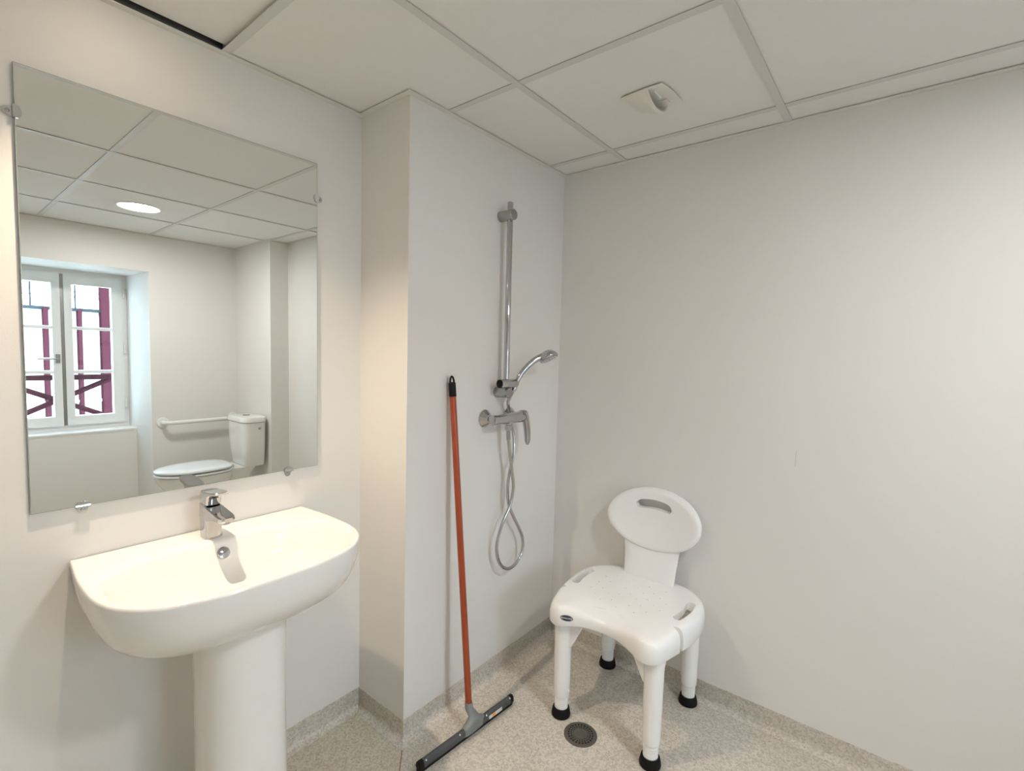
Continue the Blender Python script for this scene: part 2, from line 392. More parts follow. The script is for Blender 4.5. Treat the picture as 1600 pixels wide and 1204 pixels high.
# ------------------------------------------------------------------ washbasin, pedestal, tap
X0, ZR = -.512, .8192
half = [(0, .450), (.10, .446), (.18, .428), (.225, .405), (.262, .368), (.286, .325), (.298, .27), (.301, .20), (.299, .12), (.292, .04), (.289, .0025)]
crv = catmull([(p[0], p[1], 0) for p in half], 6)
right = [(p.x, max(p.y, .0025)) for p in crv]
outline = right + [(right[-1][0]*(1-2*k/12), .0025) for k in range(1, 12)] + [(-x, y) for x, y in right[::-1][:-1]]
yc = .23; NA = 96
def polar(poly, th):
    dx, dy = math.sin(th), math.cos(th); best = .3
    for i in range(len(poly)):
        x1, y1 = poly[i]; x2, y2 = poly[(i+1) % len(poly)]; y1 -= yc; y2 -= yc
        ex, ey = x2-x1, y2-y1; det = dx*(-ey) + ex*dy
        if abs(det) < 1e-12: continue
        r = (x1*(-ey) + ex*y1)/det; s = (dx*y1 - dy*x1)/det
        if r > 0 and -1e-9 <= s <= 1+1e-9: best = r
    return best
ths = [2*PI*k/NA for k in range(NA)]
# square the sampling up with the two back corners
for sgn in (1, -1):
    ca = math.atan2(.289*sgn, .0025-yc) % (2*PI); k = min(range(NA), key=lambda q: abs(ths[q]-ca)); ths[k] = ca
RO = [(polar(outline, t)*math.sin(t), yc + polar(outline, t)*math.cos(t)) for t in ths]
def inner(t, s):
    ax, ay = .282, (.186 if math.cos(t) > 0 else .138); e = 2.7 if math.cos(t) > 0 else 3.4
    r = (abs(math.sin(t)/ax)**e + abs(math.cos(t)/ay)**e)**(-1/e)
    return (r*s*math.sin(t), .248 + r*s*math.cos(t))
wb = thing('washbasin', (X0, 0, .62), 'white ceramic washbasin with a D shaped rim below the mirror', 'washbasin')
prof = [(0, .624), (.25, .6255), (.45, .630), (.60, .638), (.72, .651), (.81, .667), (.88, .687), (.935, .712), (.972, .742), (.992, .772), (1.0, .800), (1.0, .812), (.997, .8172)]
rings = []
for s, z in prof: rings.append([(X0 + x*s, .0025 + (y-.0025)*(s**.9 if s else 0) + (0 if s else .12), z) for x, y in RO])
RI = [inner(t, 1.0) for t in ths]
mixr = lambda k, w: [(X0 + RO[i][0]*(1-w) + RI[i][0]*w, RO[i][1]*(1-w) + RI[i][1]*w, k) for i in range(NA)]
rings.append([(X0 + x*.990, .0025 + (y-.0025)*.990, ZR) for x, y in RO])
rings.append([(X0 + x*.975, .0025 + (y-.0025)*.975, ZR-.0004) for x, y in RO])
rings.append(mixr(ZR-.002, .75))
for s, z in ((.985, .8155), (.955, .806), (.92, .790), (.88, .770), (.82, .748), (.72, .728), (.58, .714), (.40, .706), (.20, .702), (.07, .700)):
    rings.append([(X0 + inner(t, s)[0], inner(t, s)[1]*1.0, z) for t in ths])
loft('basin_bowl', rings, M['ceramic'], wb, True, True, sharp=70)
lathe('overflow_ring', (X0+.003, .128, .784), (0, .9, .42), [(.0155, -.006), (.0155, .0015), (.0135, .0035), (.006, .0048), (0, .005)], M['chrome'], wb, 28)
lathe('waste_plug', (X0, .248, .700), (0, 0, 1), [(.030, -.002), (.030, .0015), (.024, .004), (0, .005)], M['chrome'], wb, 28)

def rrect(a, b, z, wa, wb_, e=4, n=28, tilt=0.):
    out = []
    for k in range(n):
        t = 2*PI*k/n; c, s = math.cos(t), math.sin(t); r = (abs(c)**e + abs(s)**e)**(-1/e)
        out.append((a + wa*r*c, b + wb_*r*s, z + tilt*wb_*r*s))
    return out
pd = thing('basin_pedestal', (X0, .232, 0), 'white ceramic pedestal column under the washbasin', 'pedestal')
loft('pedestal_shell', [rrect(X0, .232, z, w, f, 2.7, 64) for z, w, f in ((0, .104, .108), (.012, .1045, .1085), (.10, .101, .106), (.40, .098, .104), (.60, .099, .105), (.648, .101, .107))], M['ceramic'], pd, sharp=50)

tp = thing('basin_tap', (-.517, .068, ZR), 'chrome single lever mixer tap on the back ledge of the washbasin', 'tap')
ta = -.517
loft('tap_body', [rrect(ta, .067, ZR-.001, .0235, .0245), rrect(ta, .067, ZR+.003, .0235, .0245), rrect(ta, .065, .850, .0222, .0245), rrect(ta, .063, .885, .0212, .0255),
                  rrect(ta, .061, .905, .0208, .0265, tilt=-.12), rrect(ta, .061, .9075, .0195, .025, tilt=-.12)], M['chrome'], tp, sharp=50)
# spout: rounded slab sloping down to the front
def spout_ring(b, zt, zb, w):
    return [(ta - w, b, zb+.004), (ta - w*.85, b, zb), (ta + w*.85, b, zb), (ta + w, b, zb+.004), (ta + w, b, zt-.003), (ta + w*.85, b, zt), (ta - w*.85, b, zt), (ta - w, b, zt-.003)]
loft('spout', [spout_ring(.045, .9105, .868, .0205), spout_ring(.088, .9065, .866, .0212), spout_ring(.12, .9025, .876, .0212), spout_ring(.155, .8985, .8800, .0212), spout_ring(.172, .8962, .8805, .0200), spout_ring(.181, .8945, .8815, .016), spout_ring(.1845, .8935, .8835, .010)], M['chrome'], tp, sharp=22)
lathe('aerator', (ta, .163, .8815), (0, 0, -1), [(.0125, -.002), (.0125, .006), (.0105, .0075), (.0095, .006), (0, .006)], M['satin'], tp, 24)
lv = loft('lever', [rrect(ta, .066, .909, .0190, .0245), rrect(ta, .066, .9125, .0203, .0255), rrect(ta, .068, .928, .0208, .0275), rrect(ta, .073, .936, .0212, .034, tilt=.06), rrect(ta, .089, .9405, .0218, .052, tilt=.10), rrect(ta, .090, .9460, .0218, .0525, tilt=.10), rrect(ta, .090, .9475, .0208, .051, tilt=.10)], M['chrome'], tp, sharp=25)

# ------------------------------------------------------------------ shower rail, hand shower, mixer, hose
BA, BB = .452, D+.048
sr = thing('shower_rail', (BA, D, 1.17), 'chrome vertical slide rail fixed to the shower wall', 'shower rail')
tube('rail_bar', [(BA, BB, 1.168), (BA, BB, 1.915), (BA, BB, 1.9165)], [.0112, .0112, .0102], M['chrome'], sr, 24)
for z in (1.868, 1.184):
    lathe('bracket', (BA, D+.0005, z), (0, 1, 0), [(.0205, 0), (.0205, .066), (.0190, .068), (0, .0682)], M['satin'], sr, 32)
sl = lathe('slider', (.402, D+.058, 1.2205), (1, .02, 0), [(.0165, 0), (.0178, .004), (.0178, .090), (.0165, .096), (.010, .0985), (0, .0985)], M['chrome'], sr, 28)
lathe('slider_cap', (.4005, D+.058, 1.2205), (-1, -.02, 0), [(.0163, -.003), (.0163, .0004), (.0150, .0010), (0, .0011)], M['black'], sl, 24)
loft('clamp', [rrect(BA+.006, D+.052, 1.202, .010, .012), rrect(BA+.006, D+.052, 1.222, .018, .020)], M['black'], sl)

hs = thing('hand_shower', (.492, D+.062, 1.20), 'chrome hand shower tilted in the rail holder', 'hand shower')
path = catmull([(.486, D+.060, 1.192), (.497, D+.066, 1.226), (.515, D+.076, 1.262), (.538, D+.090, 1.292), (.563, D+.104, 1.314), (.588, D+.118, 1.328), (.604, D+.126, 1.334)], 6)
nP = len(path); rad = [.0095 + .0045*sm(i/(nP-1)) for i in range(nP)]
tube('shower_handle', path, rad, M['chrome'], hs, 20)
ax = Vector((.05, .48, -.88)).normalized(); hc = Vector((.612, D+.128, 1.338))
hd = lathe('shower_head', hc, ax, [(0, -.016), (.013, -.0145), (.025, -.009), (.034, .001), (.0395, .010), (.0405, .017), (.039, .021), (.0365, .022)], M['chrome'], hs, 32, 50)
lathe('spray_plate', hc, ax, [(.0372, .012), (.0372, .0225), (.034, .0235), (0, .0245)], M['satin'], hd, 32)
noz = []
_, nu, nw = frame(ax)
for rr_, cnt in ((.009, 6), (.019, 12), (.029, 18)):
    for k in range(cnt):
        th = 2*PI*k/cnt; noz.append(lathe_geo(hc + (nu*math.cos(th) + nw*math.sin(th))*rr_, ax, [(.0019, .020), (.0017, .0262), (.0010, .0266)], 6))
tag(mesh('nozzles', *join_geo(noz), M['plastic'], hd), kind='stuff')

sxm = thing('shower_mixer', (.458, D, 1.045), 'chrome wall mounted shower mixer below the slide rail', 'shower mixer')
ZM = 1.083
for a in (.383, .533):
    lathe('wall_flange', (a, D+.0005, ZM), (0, 1, 0), [(.035, 0), (.035, .003), (.031, .008), (.0185, .024), (.0165, .026), (.0165, .030), (.0135, .031), (.0135, .062)], M['chrome'], sxm, 36)
lathe('mixer_body', (.358, D+.062, ZM), (1, 0, 0), [(.0155, 0), (.0185, .0015), (.0190, .004), (.0190, .023), (.0165, .025), (.0175, .032), (.0205, .075), (.0220, .100), (.0220, .148), (.0205, .150)], M['chrome'], sxm, 36)
lathe('cartridge_cover', (.503, D+.062, ZM), (1, 0, 0), [(.0215, 0), (.0225, .004), (.0225, .036), (.0215, .040), (.014, .046), (0, .047)], M['chrome'], sxm, 36)
def lev(t):
    # flat paddle that bows out from the cartridge and hangs down
    a = .540 + .028*math.sin(t*1.9) ; b = D + .068 + .006*t; z = ZM + .021 - .138*t**1.25
    return a, b, z
rings = []
for k in range(13):
    t = k/12; a, b, z = lev(t); w = .0215 - .006*t if t < .85 else .0164*math.sqrt(max(.02, 1-((t-.85)/.16)**2)); th_ = .0055 - .002*t
    rings.append([(a + th_*math.sin(q)*1.0, b + w*math.cos(q), z + .006*math.sin(q)*(1-t)) for q in [2*PI*i/20 for i in range(20)]])
loft('mixer_lever', rings, M['chrome'], sxm, sharp=60)
lathe('outlet_nut', (.455, D+.062, ZM-.016), (0, 0, -1), [(.0095, -.004), (.0095, .010), (.0125, .012), (.0125, .028), (.0105, .032), (.008, .034)], M['chrome'], sxm, 6*4)

HY = D+.05
hp = [(.486, D+.060, 1.195), (.476, D+.050, 1.165), (.477, D+.040, 1.140), (.503, D+.030, 1.094), (.522, D+.028, 1.04), (.529, D+.034, .985), (.518, D+.042, .925), (.491, D+.046, .862), (.480, D+.046, .80), (.487, D+.046, .735),
      (.520, D+.046, .672), (.560, D+.046, .612), (.588, D+.046, .560), (.590, D+.046, .510), (.560, D+.046, .470), (.508, D+.046, .455), (.458, D+.046, .478), (.424, D+.048, .530), (.415, D+.052, .592), (.440, D+.058, .668),
      (.478, D+.062, .728), (.496, D+.063, .795), (.486, D+.063, .862), (.468, D+.063, .94), (.457, D+.062, 1.005), (.455, D+.062, 1.036)]
cp = catmull(hp, 12)
# resample at an even pitch and rib the hose
seg = [0]
for i in range(1, len(cp)): seg.append(seg[-1] + (cp[i]-cp[i-1]).length)
pitch = .0023; tot = seg[-1]; pts = []; i = 0; s_ = 0.
while s_ < tot:
    while seg[i+1] < s_: i += 1
    pts.append(cp[i].lerp(cp[i+1], (s_-seg[i])/(seg[i+1]-seg[i]))); s_ += pitch
hz = thing('shower_hose', (.508, D+.046, .455), 'ribbed chrome shower hose hanging in a twisted loop', 'hose')
mesh('hose_tube', *tube_geo(pts, [.0070 if k % 2 else .0056 for k in range(len(pts))], 10), M['chrome'], hz, smooth=True, sharp=80)
tube('hose_sleeve', [(.4575, D+.062, 1.000), (.4553, D+.062, 1.037)], .0082, M['satin'], hz, 16)

# ------------------------------------------------------------------ floor squeegee leaning on the wall
sq = thing('floor_squeegee', (.18, .40, 0), 'floor squeegee with an orange handle leaning on the shower wall', 'squeegee')
p0, p1 = Vector((.1865, .393, .068)), Vector((.1865, .2765, 1.255))
dr = (p1-p0).normalized()
tube('handle_pole', [p0, p0+dr*1.130], .0118, M['orange'], sq, 20)
tube('handle_cap', [p0+dr*1.118, p0+dr*1.120, p0+dr*1.165, p0+dr*1.170], [.0125, .0132, .0130, .010], M['black'], sq, 20)
q = p0+dr*1.166
lp = [q + Vector((.0095*math.cos(t), 0, 0)) + dr*(.0235*math.sin(t)) for t in [PI*k/14 for k in range(15)]]
tube('hanging_loop', lp, .0036, M['black'], sq, 10)
ha, hb = Vector((-.052, .403, .030)), Vector((.378, .431, .030)); hdir = (hb-ha).normalized(); hn = Vector((-hdir.y, hdir.x, 0))
mid = p0 - Vector((0, 0, .0)); foot = ha + hdir*((p0-ha).dot(hdir))
def bar_ring(p, prof_): return [p + hn*u + Vector((0, 0, v)) for u, v in prof_]
hold = [(u*.85, v*.85) for u, v in [(-.010, -.012), (.012, -.016), (.0145, -.010), (.012, .006), (.005, .013), (-.006, .012), (-.012, .004), (-.0125, -.006)]]
loft('blade_holder', [bar_ring(ha+hdir*.004, hold), bar_ring(hb-hdir*.004, hold)], M['greyd'], sq, sharp=50)
rb = [(-.0085, -.030), (.004, -.030), (.009, -.012), (-.006, -.010)]
loft('rubber_blade', [bar_ring(ha-hdir*.004, rb), bar_ring(hb+hdir*.004, rb)], M['rubber'], sq, sharp=50)
for e_, sg in ((ha, -1), (hb, 1)):
    c_ = [(u*1.06, v*1.06) for u, v in hold]
    loft('end_cap', [bar_ring(e_ - hdir*sg*.013, c_), bar_ring(e_ + hdir*sg*.003, c_), bar_ring(e_ + hdir*sg*.006, [(u*.8, v*.8) for u, v in hold])], M['black'], sq, sharp=40)
sock = [rrect(foot.x, foot.y-.001, .018, .056, .0165, 3), rrect(foot.x, foot.y-.001, .040, .050, .0160, 3), rrect(foot.x+.002, foot.y-.002, .050, .032, .0160, 2.6), rrect(foot.x+.003, foot.y-.003, .060, .020, .0158, 2.2),
        rrect(p0.x, p0.y, .078, .0150, .0150, 2), rrect(p0.x, p0.y-.003, .096, .0138, .0138, 2), rrect(p0.x, p0.y-.004, .099, .0132, .0132, 2)]
loft('socket', sock, M['grey'], sq, sharp=45)
for s_ in (.022, .165, .292, .415):
    c_ = ha + hdir*s_ + hn*.009 + Vector((0, 0, .0085))
    lathe('rivet', c_, hn + Vector((0, 0, .9)), [(.0038, -.003), (.0038, .001), (.002, .002), (0, .0022)], M['satin'], sq, 12)
def sticker(s0, s1, nm, mt):
    P = lambda s, t: ha + hdir*s + hn*(.0148 - .0025*t) + Vector((0, 0, -.011 + .015*t))
    v = [P(s0, .1), P(s1, .1), P(s1, .9), P(s0, .9)]
    mesh(nm, v, [(0, 1, 2, 3)], mt, sq)
sticker(.300, .318, 'sticker', M['stickw']); sticker(.318, .334, 'sticker', M['sticker']); sticker(.334, .368, 'sticker', M['stickw'])

# ------------------------------------------------------------------ floor drain
dc = (.4243, .7114)
dn = thing('floor_drain', (dc[0], dc[1], 0), 'round dark floor drain with rings of small holes beside the chair leg', 'drain')
lathe('drain_rim', (dc[0], dc[1], 0), (0, 0, 1), [(.0585, -.001), (.0585, .0012), (.056, .0030), (.0515, .0036), (.050, .0030), (.050, -.001)], M['drain'], dn, 56)
lathe('drain_shade_disc', (dc[0], dc[1], 0), (0, 0, 1), [(.0505, -.001), (.0505, .0006), (0, .0006)], M['dark'], dn, 40)  # black disc on the uncut floor paints the shade down the drain
gr = lathe('drain_grate', (dc[0], dc[1], 0), (0, 0, 1), [(.0503, .0007), (.0503, .0032), (.0245, .0032), (.0225, .0042), (0, .0042), (0, .0007)], M['drain'], dn, 56)
holes = []
for r, h, n in ((.0425, .0041, 24), (.0337, .0031, 24), (.0265, .0020, 24)):
    for k in range(n):
        t = 2*PI*(k+.3)/n; holes.append(lathe_geo((dc[0]+r*math.cos(t), dc[1]+r*math.sin(t), -.002), (0, 0, 1), [(h, 0), (h, .012)], 10))
cut(gr, join_geo(holes))

# ------------------------------------------------------------------ shower chair
CB = .7700
ch = thing('shower_chair', (.65, CB, 0), 'white plastic shower chair with an oval backrest by the end wall', 'chair')
hs_ = [(.452, 0), (.444, .055), (.425, .110), (.408, .155), (.414, .190), (.440, .214), (.50, .232), (.58, .246), (.66, .254), (.72, .253), (.775, .241), (.825, .205), (.858, .155), (.872, .09), (.874, 0)]
cr = catmull([(p[0], p[1], 0) for p in hs_], 5)
so = [(p.x, p.y) for p in cr]
so = so + [(a, -w) for a, w in so[::-1][1:-1]]
NSO = len(so); cc = Vector((.65, 0))
def norm2(i):
    p, q_ = Vector(so[i-1]), Vector(so[(i+1) % NSO]); d_ = (q_-p).normalized(); n_ = Vector((d_.y, -d_.x))
    return n_ if n_.dot(Vector(so[i])-cc) > 0 else -n_
NOR = [norm2(i) for i in range(NSO)]
def dish(a, w):
    fr = math.exp(-((a-.44)/.075)**2)
    return .452 - .030*fr*math.exp(-(w/.12)**2) - .010*math.exp(-((w/.15)**2))*math.exp(-((a-.64)/.16)**2) - .014*fr*sm(min(1, max(0, (abs(w)-.12)/.09)))
def skirt_bottom(a, w):
    c_ = min((abs(abs(w)-.175)/.11), 1); fr = max(0, min(1, (.60-a)/.12))
    z = .366 + .014*sm(c_)*fr
    if a > .6: z += .018*sm(min(1, max(0, (a-.72)/.1)))*sm(1-min(1, abs(w)/.2))
    return z
def ring_off(off, zf): return [(so[i][0]-NOR[i].x*off, CB + so[i][1]-NOR[i].y*off, zf(so[i][0]-NOR[i].x*off, so[i][1]-NOR[i].y*off)) for i in range(NSO)]
rings = []
zk = skirt_bottom
top = dish
rings.append([(cc.x + (so[i][0]-cc.x)*.72, CB + so[i][1]*.72, .436) for i in range(NSO)])          # hollow underside
rings.append(ring_off(.012, lambda a, w: zk(a, w)+.02)); rings.append(ring_off(.005, lambda a, w: zk(a, w)+.001))
rings.append(ring_off(.0015, zk)); rings.append(ring_off(.0, lambda a, w: zk(a, w)+.003))
for o_, t_ in ((.0, .45), (.001, .62), (.004, .78), (.0095, .90), (.017, .965), (.027, .993)):
    rings.append(ring_off(o_, lambda a, w, t_=t_: zk(a, w) + (top(a, w)-zk(a, w))*t_))
rings.append(ring_off(.040, top))
for s in (.74, .6, .46, .32, .18, .06):
    k = s/.84
    rr = []
    for i in range(NSO):
        a = cc.x + (so[i][0]-NOR[i].x*.040 - cc.x)*k; w = (so[i][1]-NOR[i].y*.040)*k; rr.append((a, CB+w, top(a, w)))
    rings.append(rr)
seat = loft('seat', rings, M['plastic'], ch, True, True, sharp=60)
# side hand grips, notches and drain holes
cuts = []
for sg in (1, -1):
    cl_ = [Vector((.600, CB+sg*.202)), Vector((.640, CB+sg*.209)), Vector((.680, CB+sg*.211)), Vector((.722, CB+sg*.207))]
    outl_ = []
    for i, p in enumerate(cl_): outl_.append((p.x, p.y+.0150))
    e1 = cl_[-1]; outl_ += [(e1.x+.0150*math.sin(t), e1.y+.0150*math.cos(t)) for t in [PI*k/8 for k in range(1, 8)]]
    for p in cl_[::-1]: outl_.append((p.x, p.y-.0150))
    e0 = cl_[0]; outl_ += [(e0.x-.0150*math.sin(t), e0.y-.0150*math.cos(t)) for t in [PI*k/8 for k in range(1, 8)]]
    cuts.append(prism_geo(outl_, .30, .50))
    cuts.append(prism_geo([(.533, CB+sg*.222), (.527, CB+sg*.30), (.556, CB+sg*.30), (.549, CB+sg*.222), (.541, CB+sg*.208)], .30, .50))
cut(seat, join_geo(cuts))
hl = []
for i in range(8):
    for j in range(9):
        if (i+j) % 2: continue
        a = .545 + .030*i + .004*math.sin(i*3+j); w = -.135 + .0338*j
        if ((a-.65)/.125)**2 + (w/.145)**2 > 1.25: continue
        hl.append(lathe_geo((a, CB+w, top(a, w)-.004), (0, 0, 1), [(.0032, 0), (.0032, .01)], 8))
cut(seat, join_geo(hl))
# navy oval badge with its lettering on the front skirt
bpy.context.view_layer.update()
bmt = bmesh.new(); bmt.from_mesh(seat.data); bvh = BVHTree.FromBMesh(bmt)
hit, nrm, _, _ = bvh.ray_cast(Vector((CB-.128, .2, .414)), Vector((.0, 1, -.05)))
nrm = nrm.normalized()
if nrm.y > 0: nrm = -nrm
xax = Vector((0, 0, 1)).cross(nrm).normalized(); yax = nrm.cross(xax)
def on_seat(u, v, lift):
    p = hit + xax*u + yax*v
    h, n_, _, _ = bvh.ray_cast(p + nrm*.03, -nrm)
    return (h if h else p) + nrm*lift
nb = 28; rows = [[on_seat(.0235*s*math.cos(2*PI*k/nb), .0112*s*math.sin(2*PI*k/nb), .0004 if s == 1 else .0010) for k in range(nb)] for s in (1.0, .98, .8, .5, .15)]
V, F = loft_geo(rows, False, True)
bd = mesh('badge', V, F, M['navy'], seat, plan=False, smooth=True); bd['label'] = 'small navy blue oval badge with white lettering'
rows = [[on_seat(.0235*s*math.cos(2*PI*k/nb), .0112*s*math.sin(2*PI*k/nb), .0013) for k in range(nb)] for s in (.90, .86)]
mesh('badge_outline', *loft_geo(rows, False, False), M['white'], seat, plan=False)
cu = bpy.data.curves.new('badge_text', 'FONT'); cu.body = 'INVACARE'; cu.size = .0082; cu.align_x = 'CENTER'; cu.align_y = 'CENTER'; cu.resolution_u = 2; cu.offset = .00012
to_ = bpy.data.objects.new('text', cu); COL.objects.link(to_); bpy.context.view_layer.update()
tm = bpy.data.meshes.new_from_object(to_.evaluated_get(bpy.context.evaluated_depsgraph_get())); bpy.data.objects.remove(to_)
for v in tm.vertices: v.co = on_seat(v.co.x, v.co.y, .0016)
tm.name = 'badge_lettering'; link('badge_lettering', tm, M['white'], seat); bmt.free()

# backrest: oval panel on a neck, slotted hand hold
def back_a(z, w): return .802 + .075*(max(0, z-.45)/.37)**1.1 - .030*(abs(w)/.2)**2 * (1 if z > .55 else .4)
ZC, HW, HH = .684, .196, .122
NW = 44
def oval(s, off):
    out = []
    for k in range(NW):
        t = 2*PI*k/NW; w = HW*s*math.cos(t)*(1+.0*math.sin(t)); z = ZC + HH*s*math.sin(t) ; out.append((back_a(z, w)+off, CB+.002+w, z))
    return out
TB = .034
rings = [oval(.02, TB*.75), oval(.5, TB*.75), oval(.80, TB*.8), oval(.93, TB*.85), oval(.985, TB*.65), oval(1.0, TB*.42), oval(.992, TB*.18), oval(.965, TB*.03), oval(.92, -.004), oval(.84, -.006), oval(.74, -.005), oval(.6, -.004), oval(.35, -.003), oval(.02, -.003)]
bk = loft('backrest', rings, M['plastic'], ch, True, True, sharp=60)
sl_ = []
for k in range(25):
    t = -1+2*k/24; sl_.append((-.004+.076*t, .742 - .010*t*t + .0180*math.sqrt(max(0, 1-abs(t)**6))))
for k in range(25):
    t = 1-2*k/24; sl_.append((-.004+.076*t, .742 - .010*t*t - .0180*math.sqrt(max(0, 1-abs(t)**6))))
v = [(.70, CB+.002+w, z) for w, z in sl_] + [(.95, CB+.002+w, z) for w, z in sl_]; n = len(sl_)
cut(bk, (v, [tuple(range(n-1, -1, -1)), tuple(range(n, 2*n))] + [(i, (i+1) % n, n+(i+1) % n, n+i) for i in range(n)]))
rings = []
for k in range(9):
    t = k/8; z = .415 + t*.20; hw = .104 + .016*t**2
    if t < .06: hw -= .004
    ringp = []
    for i in range(15): w = hw*(1-2*i/14); ringp.append((back_a(z, w) + .006 + .012*(abs(w)/hw)**6, CB+.002+w, z))
    for i in range(15): w = -hw*(1-2*i/14); ringp.append((back_a(z, w) + .030 - .008*(abs(w)/hw)**6, CB+.002+w, z))
    rings.append(ringp)
loft('backrest_neck', rings, M['plastic'], ch, sharp=50)

# legs
def leg(a, b, front):
    b = CB + b
    up_ = [(.0355, .372), (.0350, .355), (.0325, .34), (.0315, .30), (.0300, .12), (.0295, .092), (.0285, .086), (.0285, .082), (.0245, .0815)]
    lg = lathe('leg', (a, b, 0), (0, 0, 1), [(r, h) for r, h in up_], M['plastic'], ch, 32, 50)
    ribs = []
    z = .028
    while z < .084: ribs += [(.0246, z), (.0246, z+.0030), (.0218, z+.0040), (.0218, z+.0062)]; z += .0072
    lathe('leg_extension', (a, b, 0), (0, 0, 1), ribs + [(.0242, .090)], M['plastic'], lg, 28, 30)
    lathe('rubber_foot', (a, b, 0), (0, 0, 1), [(.030, 0), (.0345, .002), (.0355, .008), (.0345, .013), (.0310, .030), (.0290, .033), (.0245, .033), (.0245, .020)], M['rubber'], lg, 32, 50)
    # gusset web towards the middle of the chair
    s_ = 1 if b < CB else -1
    gw = [(b + s_*.010, .378), (b + s_*.100, .405), (b + s_*.078, .360), (b + s_*.036, .275), (b + s_*.010, .262)]
    extrude_profile('gusset', gw, a-.009, a+.009, M['plastic'], lg, .003, 2)
    lathe('height_button', (a + (-.001 if front else 0), b - s_*-.0285, .105), (0, s_, 0), [(.005, -.003), (.005, .003), (.0035, .0045), (0, .0048)], M['plastic'], lg, 14)
for a, b, fr in ((.462, -.166, True), (.464, .182, True), (.838, .176, False), (.838, -.172, False)): leg(a, b, fr)

# ------------------------------------------------------------------ toilet and grab bar (seen in the mirror)
TB0 = 2.52
wc = thing('toilet', (.36, TB0, 0), 'white ceramic toilet with closed lid seen in the mirror', 'toilet')
def rr_ring(a0, a1, b0, b1, z, rad_=.045, e=5, n=48):
    return rrect((a0+a1)/2, (b0+b1)/2, z, (a1-a0)/2, (b1-b0)/2, e, n)
loft('tank', [rr_ring(.595, .740, 2.375, 2.665, .415), rr_ring(.585, .742, 2.365, 2.675, .43), rr_ring(.572, .744, 2.350, 2.690, .60), rr_ring(.568, .744, 2.345, 2.695, .752), rr_ring(.570, .743, 2.347, 2.693, .754)], M['wcceramic'], wc, sharp=45)
tl = loft('tank_lid', [rr_ring(.566, .746, 2.343, 2.697, .757), rr_ring(.562, .747, 2.339, 2.701, .760), rr_ring(.562, .747, 2.339, 2.701, .785), rr_ring(.568, .744, 2.345, 2.695, .795), rr_ring(.60, .72, 2.40, 2.64, .798)], M['wcceramic'], wc, sharp=50)
lathe('flush_button', (.655, TB0, .797), (0, 0, 1), [(.026, -.004), (.026, .003), (.022, .006), (.004, .0065), (0, .006)], M['satin'], tl, 28)
lathe('supply_cap', (.68, 2.3475, .71), (0, -1, 0), [(.010, -.01), (.010, .004), (.007, .006), (0, .006)], M['satin'], wc, 16)
def egg(z, s, a_front=.035, a_back=.52, hw=.182, shift=0.):
    out = []; am = .30
    for k in range(56):
        t = 2*PI*k/56; c, s_n = math.cos(t), math.sin(t)
        la = (am-a_front) if c < 0 else (a_back-am)
        e = 2.0 if c < 0 else 3.2
        r = (abs(c)**e + abs(s_n)**e)**(-1/e)
        out.append((am + shift + la*s*r*c, TB0 + hw*s*r*s_n, z))
    return out
loft('toilet_bowl', [egg(0, .60, .02, .60, .20, .05), egg(.02, .60, .02, .60, .20, .05), egg(.12, .52, .02, .62, .19, .05), egg(.22, .58, .03, .60, .19, .04), egg(.31, .80, .04, .56), egg(.36, .93, .04, .54), egg(.395, .985, .04, .53), egg(.405, .98, .04, .53)], M['wcceramic'], wc, sharp=60)
loft('tank_shelf', [rr_ring(.44, .640, 2.44, 2.60, .25), rr_ring(.44, .665, 2.42, 2.62, .36), rr_ring(.44, .690, 2.40, 2.64, .395), rr_ring(.44, .695, 2.395, 2.645, .4145)], M['wcceramic'], wc, sharp=50)
loft('seat_ring', [egg(.408, .96), egg(.410, .995), egg(.418, 1.0), egg(.424, .985), egg(.424, .8)], M['lid'], wc, sharp=60)
loft('lid', [egg(.432, .90), egg(.433, .985), egg(.442, 1.0), egg(.449, .98), egg(.454, .90), egg(.457, .6), egg(.458, .1)], M['lid'], wc, sharp=70)
for s_ in (-1, 1): tube('hinge', [(.515, TB0+s_*.075-.02, .432), (.515, TB0+s_*.075+.02, .432)], .010, M['steel'], wc, 14)

gb = thing('grab_bar', (.46, WID, .735), 'white wall grab bar beside the toilet, seen in the mirror', 'grab bar')
bz, g0, g1 = .735, .213, .715
gp = [(g0, WID-.006, bz), (g0, WID-.045, bz), (g0+.008, WID-.062, bz), (g0+.028, WID-.070, bz), (g1-.028, WID-.070, bz), (g1-.008, WID-.062, bz), (g1, WID-.045, bz), (g1, WID-.006, bz)]
tube('bar', gp, .0155, M['upvc'], gb, 18, 60)
for a in (g0, g1): lathe('wall_flange', (a, WID-.0005, bz), (0, -1, 0), [(.040, 0), (.040, .005), (.036, .010), (.020, .012)], M['upvc'], gb, 32)

